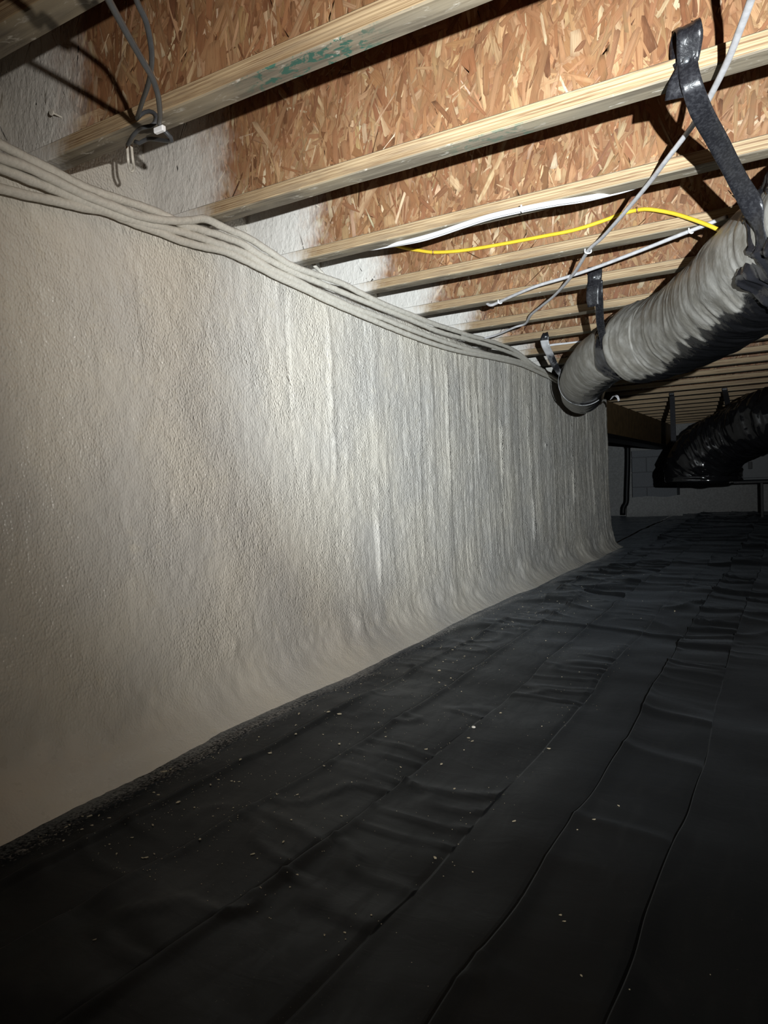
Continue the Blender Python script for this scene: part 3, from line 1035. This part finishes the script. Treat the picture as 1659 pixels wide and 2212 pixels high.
# glossy tape band near the right edge of the picture
Pj, _ = resample(AX, .0065)
i0 = int(np.argmin(np.linalg.norm(Pj[:, :3] - np.array([1.31, 1.89, 1.085]), axis=1)))
band = [(p[0], p[1], p[2], .1475 + .002 * math.sin(i)) for i, p in enumerate(Pj[i0 - 24:i0 + 6:5])]
me, _ = duct_mesh('tape_band', band, 380, None, None, wr=.020, step=.004, seg=110)
child('tape_band', me, M_TAPE, duct, True)


# ------------------------------------------------------------------ hanging straps
def ring_pts(center, tangent, r, a0, a1, n, hw):
    """points round a duct in the plane across its axis; angle 0 = towards camera side horizontal, 90 = up"""
    t = np.asarray(tangent, float)
    t /= np.linalg.norm(t)
    h = np.cross(t, [0, 0, 1.0])
    h /= np.linalg.norm(h)
    if h @ (CAM - np.asarray(center)) < 0:
        h = -h
    v = np.array([0, 0, 1.0])
    v = v - (v @ t) * t
    v /= np.linalg.norm(v)
    out = []
    for a in np.linspace(math.radians(a0), math.radians(a1), n):
        p = np.asarray(center) + r * (math.cos(a) * h + math.sin(a) * v)
        out.append((tuple(p) + (hw,), tuple(t)))
    return out


def ribbon(name, pts, parent, mat, thick=.002, crinkle=0.0, seed=0):
    me = ribbon_mesh(name, [p for p, _ in pts], [s for _, s in pts], thick, .010, crinkle, seed)
    return child(name, me, mat, parent, True)


# strap 1, with its loop, on the second joist
JN1 = Y0 + SP - FLW          # near face of that flange
pin = on_y(1483, 134, JN1 - .006)
st = empty('hanging_strap', Vector(pin))
tag(st, 'large black webbing strap with a folded loop and screw, top right', 'strap', 'black duct straps')


def py(x, y, Y, hw, side=(1, 0, 0)):
    return (tuple(on_y(x, y, Y)) + (hw,), side)


sx = (1, -.1, .16)
ribbon('loop', [py(1487, 142, JN1 - .004, .0165, sx), py(1488, 120, JN1 - .010, .0195, sx), py(1490, 90, JN1 - .022, .0215, sx), py(1489, 68, JN1 - .028, .0205, sx), py(1486, 55, JN1 - .018, .020, sx), py(1480, 56, JN1 + .002, .019, sx),
                py(1474, 70, JN1 + .012, .018, sx), py(1470, 95, JN1 + .010, .0175, sx), py(1470, 120, JN1 + .001, .016, sx), py(1478, 140, JN1 - .002, .016, sx)], st, M_STRAP, .0022, .003, 3)
ribbon('tail', [py(1484, 128, JN1 - .008, .015, sx), py(1474, 150, JN1 - .012, .016, sx), py(1465, 180, JN1 - .012, .0175, (1, 0, .02)), py(1458, 214, JN1 - .006, .0165, (1, 0, -.1))], st, M_STRAP, .0022, .003, 5)
wb = [py(1486, 132, JN1 - .010, .015, (1, 0, .1)), py(1489, 160, JN1 - .018, .016, (1, 0, .1)), py(1498, 195, JN1 - .012, .017, (1, .1, .1)), py(1517, 245, JN1 + .04, .0185, (.95, .2, .25)), py(1550, 305, JN1 + .14, .0195, (.9, .3, .3)), py(1592, 385, JN1 + .28, .0205, (.85, .4, .35))]
wp = [py(1622, 440, 1.70, .021, (.85, -.1, .25))]
wp += [(p, tuple(-np.array(t_))) for p, t_ in ring_pts((1.37, 1.80, 1.09), (-.5, .86, 0), .1555, -2, -215, 14, .021)]
ribbon('webbing', wb + wp, st, M_STRAP, .0022, .0016, 7)
scr = tube_mesh('screw', [pin + np.array([0, .012, 0]), pin + np.array([0, -.004, 0]), pin + np.array([0, -.0075, 0])], .0052, .002, 14)
child('screw', scr, M_SCREW, st, True)['label'] = 'shiny zinc screw head'

# strap 2 at the collar
JN4 = Y0 + SP * 4 - FLW
p0 = on_y(1285, 600, JN4 - .01)
st2 = empty('hanging_strap', Vector(p0))
tag(st2, 'black webbing strap holding the duct collar, middle of the three', 'strap', 'black duct straps')
ribbon('loop', [py(1284, 618, JN4 - .006, .023), py(1285, 596, JN4 - .014, .024), py(1285, 580, JN4 - .010, .024), py(1284, 576, JN4 + .002, .023), py(1284, 590, JN4 + .006, .023), py(1284, 612, JN4 - .002, .022)], st2, M_STRAP, .0022, .003, 9)
ribbon('tail', [py(1284, 600, JN4 - .014, .021), py(1281, 625, JN4 - .020, .022), py(1280, 645, JN4 - .012, .022), py(1282, 662, JN4 - .004, .020)], st2, M_STRAP, .0022, .003, 11)
ribbon('webbing', [py(1293, 606, JN4 - .012, .014), py(1294, 640, JN4 - .004, .014), py(1296, 690, JN4 + .08, .014, (1, .1, 0)), py(1301, 725, JN4 + .16, .013, (1, .3, 0)), py(1306, 760, JN4 + .22, .011, (.8, .5, 0))], st2, M_STRAP, .0022, .001, 13)
child('screw', tube_mesh('screw', [p0 + np.array([0, .01, 0]), p0 + np.array([0, -.008, 0]), p0 + np.array([0, -.011, 0])], .005, .002, 12), M_SCREW, st2, True)

# strap 3, white with overspray, slung under the sleeve
JN6 = Y0 + SP * 6 - FLW
p0 = on_y(1180, 728, JN6 - .006)
st3 = empty('hanging_strap', Vector(p0))
tag(st3, 'small black strap white with foam overspray, beside the foam wall', 'strap', 'black duct straps')
ribbon('loop', [py(1176, 742, JN6 - .004, .020), py(1177, 730, JN6 - .012, .0205), py(1178, 720, JN6 - .008, .013), py(1179, 719, JN6 + .004, .012), py(1179, 730, JN6 + .004, .018)], st3, M_STRAP, .0022, .003, 15)
ribbon('webbing', [py(1176, 735, JN6 - .014, .020), py(1179, 748, JN6 - .012, .0195), py(1186, 762, JN6 + .03, .018, (1, .1, .2)), py(1196, 784, JN6 + .09, .0165, (1, .2, .3)), py(1207, 803, JN6 + .16, .014, (.8, .5, .3)), py(1213, 812, JN6 + .25, .013, (.6, .8, .2))], st3, M_STRAP_W, .0022, .001, 17)
wrap = ring_pts((.392, 3.60, 1.056), (-.27, 1, .28), .1235, 128, -125, 24, .012)
ribbon('sling', wrap, st3, M_STRAP_W, .0022, .0, 19)
ribbon('loose_end', [py(1320, 862, 4.15, .006, (1, .3, .5)), py(1327, 855, 4.12, .007, (1, .3, .3)), py(1334, 857, 4.1, .007, (.6, .3, .6)), py(1337, 866, 4.1, .006, (.6, .3, .3))], st3, M_GREY, .002, .002, 23)
child('screw', tube_mesh('screw', [p0 + np.array([0, .008, 0]), p0 + np.array([0, -.010, 0]), p0 + np.array([0, -.013, 0])], .0055, .002, 12), M_SCREW, st3, True)

# ------------------------------------------------------------------ second duct, in the dark at the right
d2 = empty('flexible_duct', Vector((.8, 5.8, .75)))
tag(d2, 'glossy black flexible duct dropping down in the dark, far right', 'duct')
a2 = [(3.9, 4.5, 1.03, .19), (3.0, 4.75, 1.03, .19), (2.2, 5.10, 1.02, .195), (1.65, 5.40, .995, .20)]
a2 += [tuple(on_y(x, y, Y)) + (r,) for x, y, Y, r in ((1665, 903, 5.62, .205), (1610, 928, 5.86, .21), (1560, 955, 6.02, .22), (1528, 982, 6.12, .245), (1518, 1004, 6.18, .265), (1517, 1024, 6.2, .275), (1517, 1036, 6.2, .275),
                                                       (1517, 1041, 6.2, .262), (1517, 1042.5, 6.2, .12), (1517, 1043, 6.2, .005))]
me, _ = duct_mesh('jacket', a2, 420, None, None, wr=.017, step=.008, seg=110)
child('jacket', me, M_DUCT2, d2, True)
for i, (x0, y0, x1, y1, Yt, Yb, lab) in enumerate(((1452, 868, 1455, 945, 7.02, 6.25, 'thin black strap holding the far duct, left of two'), (1566, 856, 1576, 888, 6.98, 6.0, 'thin black strap holding the far duct, right of two'))):
    top = on_z(x0, y0, H - .002)
    top[1] = Y0 + SP * 14 - .03
    top = on_y(x0, y0, top[1])
    top[2] = H - .001
    s5 = empty('hanging_strap', Vector(top))
    tag(s5, lab, 'strap', 'black duct straps')
    bot = on_y(x1, y1, 6.3 if i == 0 else 6.0)
    mid = (top + bot) / 2
    ribbon('webbing', [(tuple(top + np.array([0, 0, .02])) + (.021,), (1, 0, 0)), (tuple(mid) + (.021,), (1, 0, 0)), (tuple(bot + np.array([0, 0, -.03])) + (.021,), (1, 0, 0))], s5, mat_plain('grey_strap_webbing', (.05, .05, .055), .4), .003)
    ribbon('fold', [(tuple(top + np.array([0, -.03, .03])) + (.021,), (1, 0, 0)), (tuple(top + np.array([0, -.032, .012])) + (.021,), (1, 0, 0)), (tuple(top + np.array([0, -.01, -.004])) + (.021,), (1, 0, 0))], s5, M_STRAP, .003)

# ------------------------------------------------------------------ far end: girder, pipe, block pier, cabinet
gd = empty('girder', Vector((-.2, 8.1, .95)))
tag(gd, 'brown wooden girder running on beyond the foam wall end', 'beam')
for i, (x0, x1) in enumerate(((-.255, -.213), (-.212, -.170), (-.169, -.127))):
    child('ply', box_mesh('ply', x0, x1, 5.99, 10.29, .955 + .002 * i, H - .001, bev=.003), M_GIRDER, gd)
child('sill_plate', box_mesh('sill_plate', -.28, -.10, 6.02, 10.28, .915, .954, bev=.003), M_BLACK, gd)

pp = empty('drain_pipe', Vector((-.665, 9.92, .03)))
tag(pp, 'black vertical drain pipe with a kicked foot at the far wall', 'pipe')
A = lambda x, y: on_y(x, y, 9.92)
child('riser', tube_mesh('riser', [A(1356, 962), A(1356, 1000), A(1354, 1060), A(1353, 1085), A(1347, 1096), A(1346, 1112)], .034, .03, 14), M_BLACK, pp, True)
child('branch', tube_mesh('branch', [A(1300, 950), A(1330, 952), A(1350, 955), A(1366, 956)], .030, .03, 14), M_BLACK, pp, True)
child('coupling', tube_mesh('coupling', [A(1356, 950), A(1356, 958), A(1356, 968)], .042, .02, 14), M_BLACK, pp, True)

pier = empty('block_pier', Vector((-.32, 10.16, .03)))
tag(pier, 'grey concrete block pier with foam round its foot, far end', 'pier')
z = .02
row = 0
bx0, bx1 = -.60, -.03
child('mortar', box_mesh('mortar', bx0 + .008, bx1 - .008, 10.02, 10.29, 0.0, .905), M_MORTAR, pier)
block_a = None
while z + .19 < .85:
    cuts = [bx0, bx0 + .37, bx1] if row % 2 == 0 else [bx0, bx0 + .19, bx1]
    for a, b in zip(cuts[:-1], cuts[1:]):
        child('block', box_mesh('block', a + .004, b - .004, 10.005, 10.285, z + .004, z + .196, bev=.004), M_BLOCK, pier)
    z += .2
    row += 1
child('cap_block', box_mesh('cap_block', bx0 + .004, bx1 - .004, 10.005, 10.285, z + .004, .912, bev=.004), M_BLOCK, pier)
xs = np.linspace(bx0 - .07, bx1 + .06, 30)
zz = np.linspace(.0, .30, 14)
XX, ZZ = np.meshgrid(xs, zz, indexing='ij')
YY = 10.0 - .012 - .07 * np.exp(-ZZ / .07) + .012 * fbm(XX * 9, ZZ * 9, 0, 88, 3)
V = np.stack([XX, YY, ZZ + .02 * fbm(XX * 6, 0 * XX, 0, 89, 2) * (ZZ > .2)], -1).reshape(-1, 3)
V2 = V.copy()
V2[:, 1] = 10.0 + .001
q = grid_quads(30, 14)
me = np_mesh('foam_skirt', np.vstack([V, V2]), np.vstack([q, q[:, ::-1] + len(V)]))
child('foam_skirt', me, M_FARWALL, pier, True)['label'] = 'paler sprayed foam skirt'

cab = empty('air_handler', Vector((1.3, 9.2, .45)))
tag(cab, 'dark blue-grey air handler cabinet hanging in the shadow, far right', 'air handler')
child('body', box_mesh('body', .76, 2.0, 8.9, 9.6, .47, .83, bev=.012), M_CABINET, cab)
dr = child('door', box_mesh('door', .80, 1.36, 8.885, 8.90, .50, .80, bev=.004), M_CABINET, cab)
link('latch', box_mesh('latch', .86 - 1.3, .90 - 1.3, -.330, -.316, .60 - .45, .68 - .45, bev=.003), M_BLACK, dr)
child('rail', box_mesh('rail', .70, 2.05, 8.95, 9.0, .44, .47, bev=.004), M_BLACK, cab)
for x in (.985, 1.9):
    child('leg', box_mesh('leg', x - .015, x + .015, 8.96, 8.99, .045, .445, bev=.003), M_BLACK, cab)


# ------------------------------------------------------------------ crumbs of foam on the sheet
def crumb_mesh(i):
    r = random.Random(900 + i)
    bm = bmesh.new()
    bmesh.ops.create_icosphere(bm, subdivisions=1, radius=1)
    e = (r.uniform(.8, 1.7), r.uniform(.5, .9), r.uniform(.3, .55))
    for v in bm.verts:
        k = r.uniform(.7, 1.2)
        v.co = Vector((v.co.x * e[0] * k, v.co.y * e[1] * k, v.co.z * e[2] * k + .25 * v.co.x * v.co.y))
    me = bpy.data.meshes.new('foam_crumb')
    bm.to_mesh(me)
    bm.free()
    me.materials.append(M_CRUMB)
    return me


CM = [crumb_mesh(i) for i in range(7)]
spots = []
for (x, y, sz) in ((1185, 1605, 5), (939, 1835, 7), (1110, 1760, 5), (432, 1822, 7), (385, 1737, 6), (192, 1740, 6), (790, 1502, 8), (733, 1553, 6), (949, 1452, 6), (646, 1577, 5), (733, 1607, 7), (710, 1555, 5), (646, 1538, 6), (640, 1598, 6), (583, 1633, 5),
                   (252, 1843, 5), (315, 1847, 5), (802, 1966, 5), (744, 1998, 4), (700, 2005, 4), (1020, 1858, 4), (1283, 1768, 4), (1210, 1962, 5), (1218, 1976, 4), (1360, 2140, 4), (1255, 2093, 4), (1458, 1320, 5), (974, 1463, 5), (912, 1383, 5),
                   (1081, 1531, 5), (1020, 1595, 4), (1002, 1612, 4), (953, 1640, 5), (920, 1616, 4), (626, 1910, 4), (205, 2044, 4), (152, 1966, 4), (550, 1912, 4), (1247, 1785, 4), (981, 1690, 4), (865, 1650, 4), (1170, 1562, 3), (700, 1660, 4), (845, 1397, 6),
                   (352, 1645, 8), (368, 1640, 6), (300, 1748, 5), (330, 1785, 5), (420, 1745, 5), (455, 1700, 5), (500, 1690, 4), (520, 1655, 5)):
    p = on_z(x, y, 0)
    spots.append((p[0], p[1], sz * .62 * np.linalg.norm(p - CAM) / FPX))
for _ in range(190):
    y = .75 + 3.6 * random.random() ** 1.6
    x = .10 + abs(random.gauss(0, .26))
    if x < .12:
        continue
    spots.append((x, y, random.uniform(.0013, .0030)))
for _ in range(40):
    spots.append((random.gauss(.28, .06), random.gauss(2.9, .35), random.uniform(.001, .0022)))
for i, (x, y, s) in enumerate(spots):
    o = bpy.data.objects.new('foam_crumb', CM[i % 7])
    COL.objects.link(o)
    o.location = (x, y, floor_z(x, y) + s * .35)
    o.scale = (s, s, s)
    o.rotation_euler = (0, 0, random.uniform(0, 6.28))
    tag(o, 'small cream foam crumb scattered on the black ground sheet', 'foam crumb', 'foam crumbs on the ground sheet')
p = on_z(1023, 1569, 0)
bm = bmesh.new()
bmesh.ops.create_uvsphere(bm, u_segments=14, v_segments=9, radius=1)
for v in bm.verts:
    v.co = Vector((math.copysign(abs(v.co.x) ** .8, v.co.x) * .0048, v.co.y * .0030, v.co.z * .0028))
me = bpy.data.meshes.new('foam_pellet')
bm.to_mesh(me)
bm.free()
o = link('foam_pellet', me, M_PELLET, None, True)
o.location = (p[0], p[1], floor_z(p[0], p[1]) + .0028)
o.rotation_euler = (0, 0, .2)
tag(o, 'bright white oval pellet lying alone on the black ground sheet', 'pellet')

# fine foam dust nobody could count
n = 2600
r = np.random.default_rng(77)
X = .10 + np.abs(r.normal(0, .30, n))
Y = .7 + 4.2 * r.random(n) ** 1.3
k = int(n * .45)
fx = r.choice([.275, .29, .435, .45, .61, .80], k)
X[:k] = fx + r.normal(0, .022, k)
Z = sheet_height(X[:, None], Y[:, None])[:, 0]
sz = r.uniform(.0004, .0011, n)
ang = r.uniform(0, 6.28, n)
V = []
for cxy in ((-1, -.6), (1, -.5), (.8, .6), (-.9, .5)):
    V.append(np.stack([X + sz * (cxy[0] * np.cos(ang) - cxy[1] * np.sin(ang)), Y + sz * (cxy[0] * np.sin(ang) + cxy[1] * np.cos(ang)), Z + .0006], -1))
V.append(np.stack([X, Y, Z + .0006 + sz * .9], -1))
V = np.stack(V, 1).reshape(-1, 3)
b = np.arange(n)[:, None] * 5
T = np.concatenate([b + np.array([[i, (i + 1) % 4, 4]]) for i in range(4)])
me = np_mesh('foam_dust', V, T)
o = link('foam_dust', me, M_CRUMB)
tag(o, 'fine cream foam dust sprinkled over the black ground sheet', 'foam dust', kind='stuff')
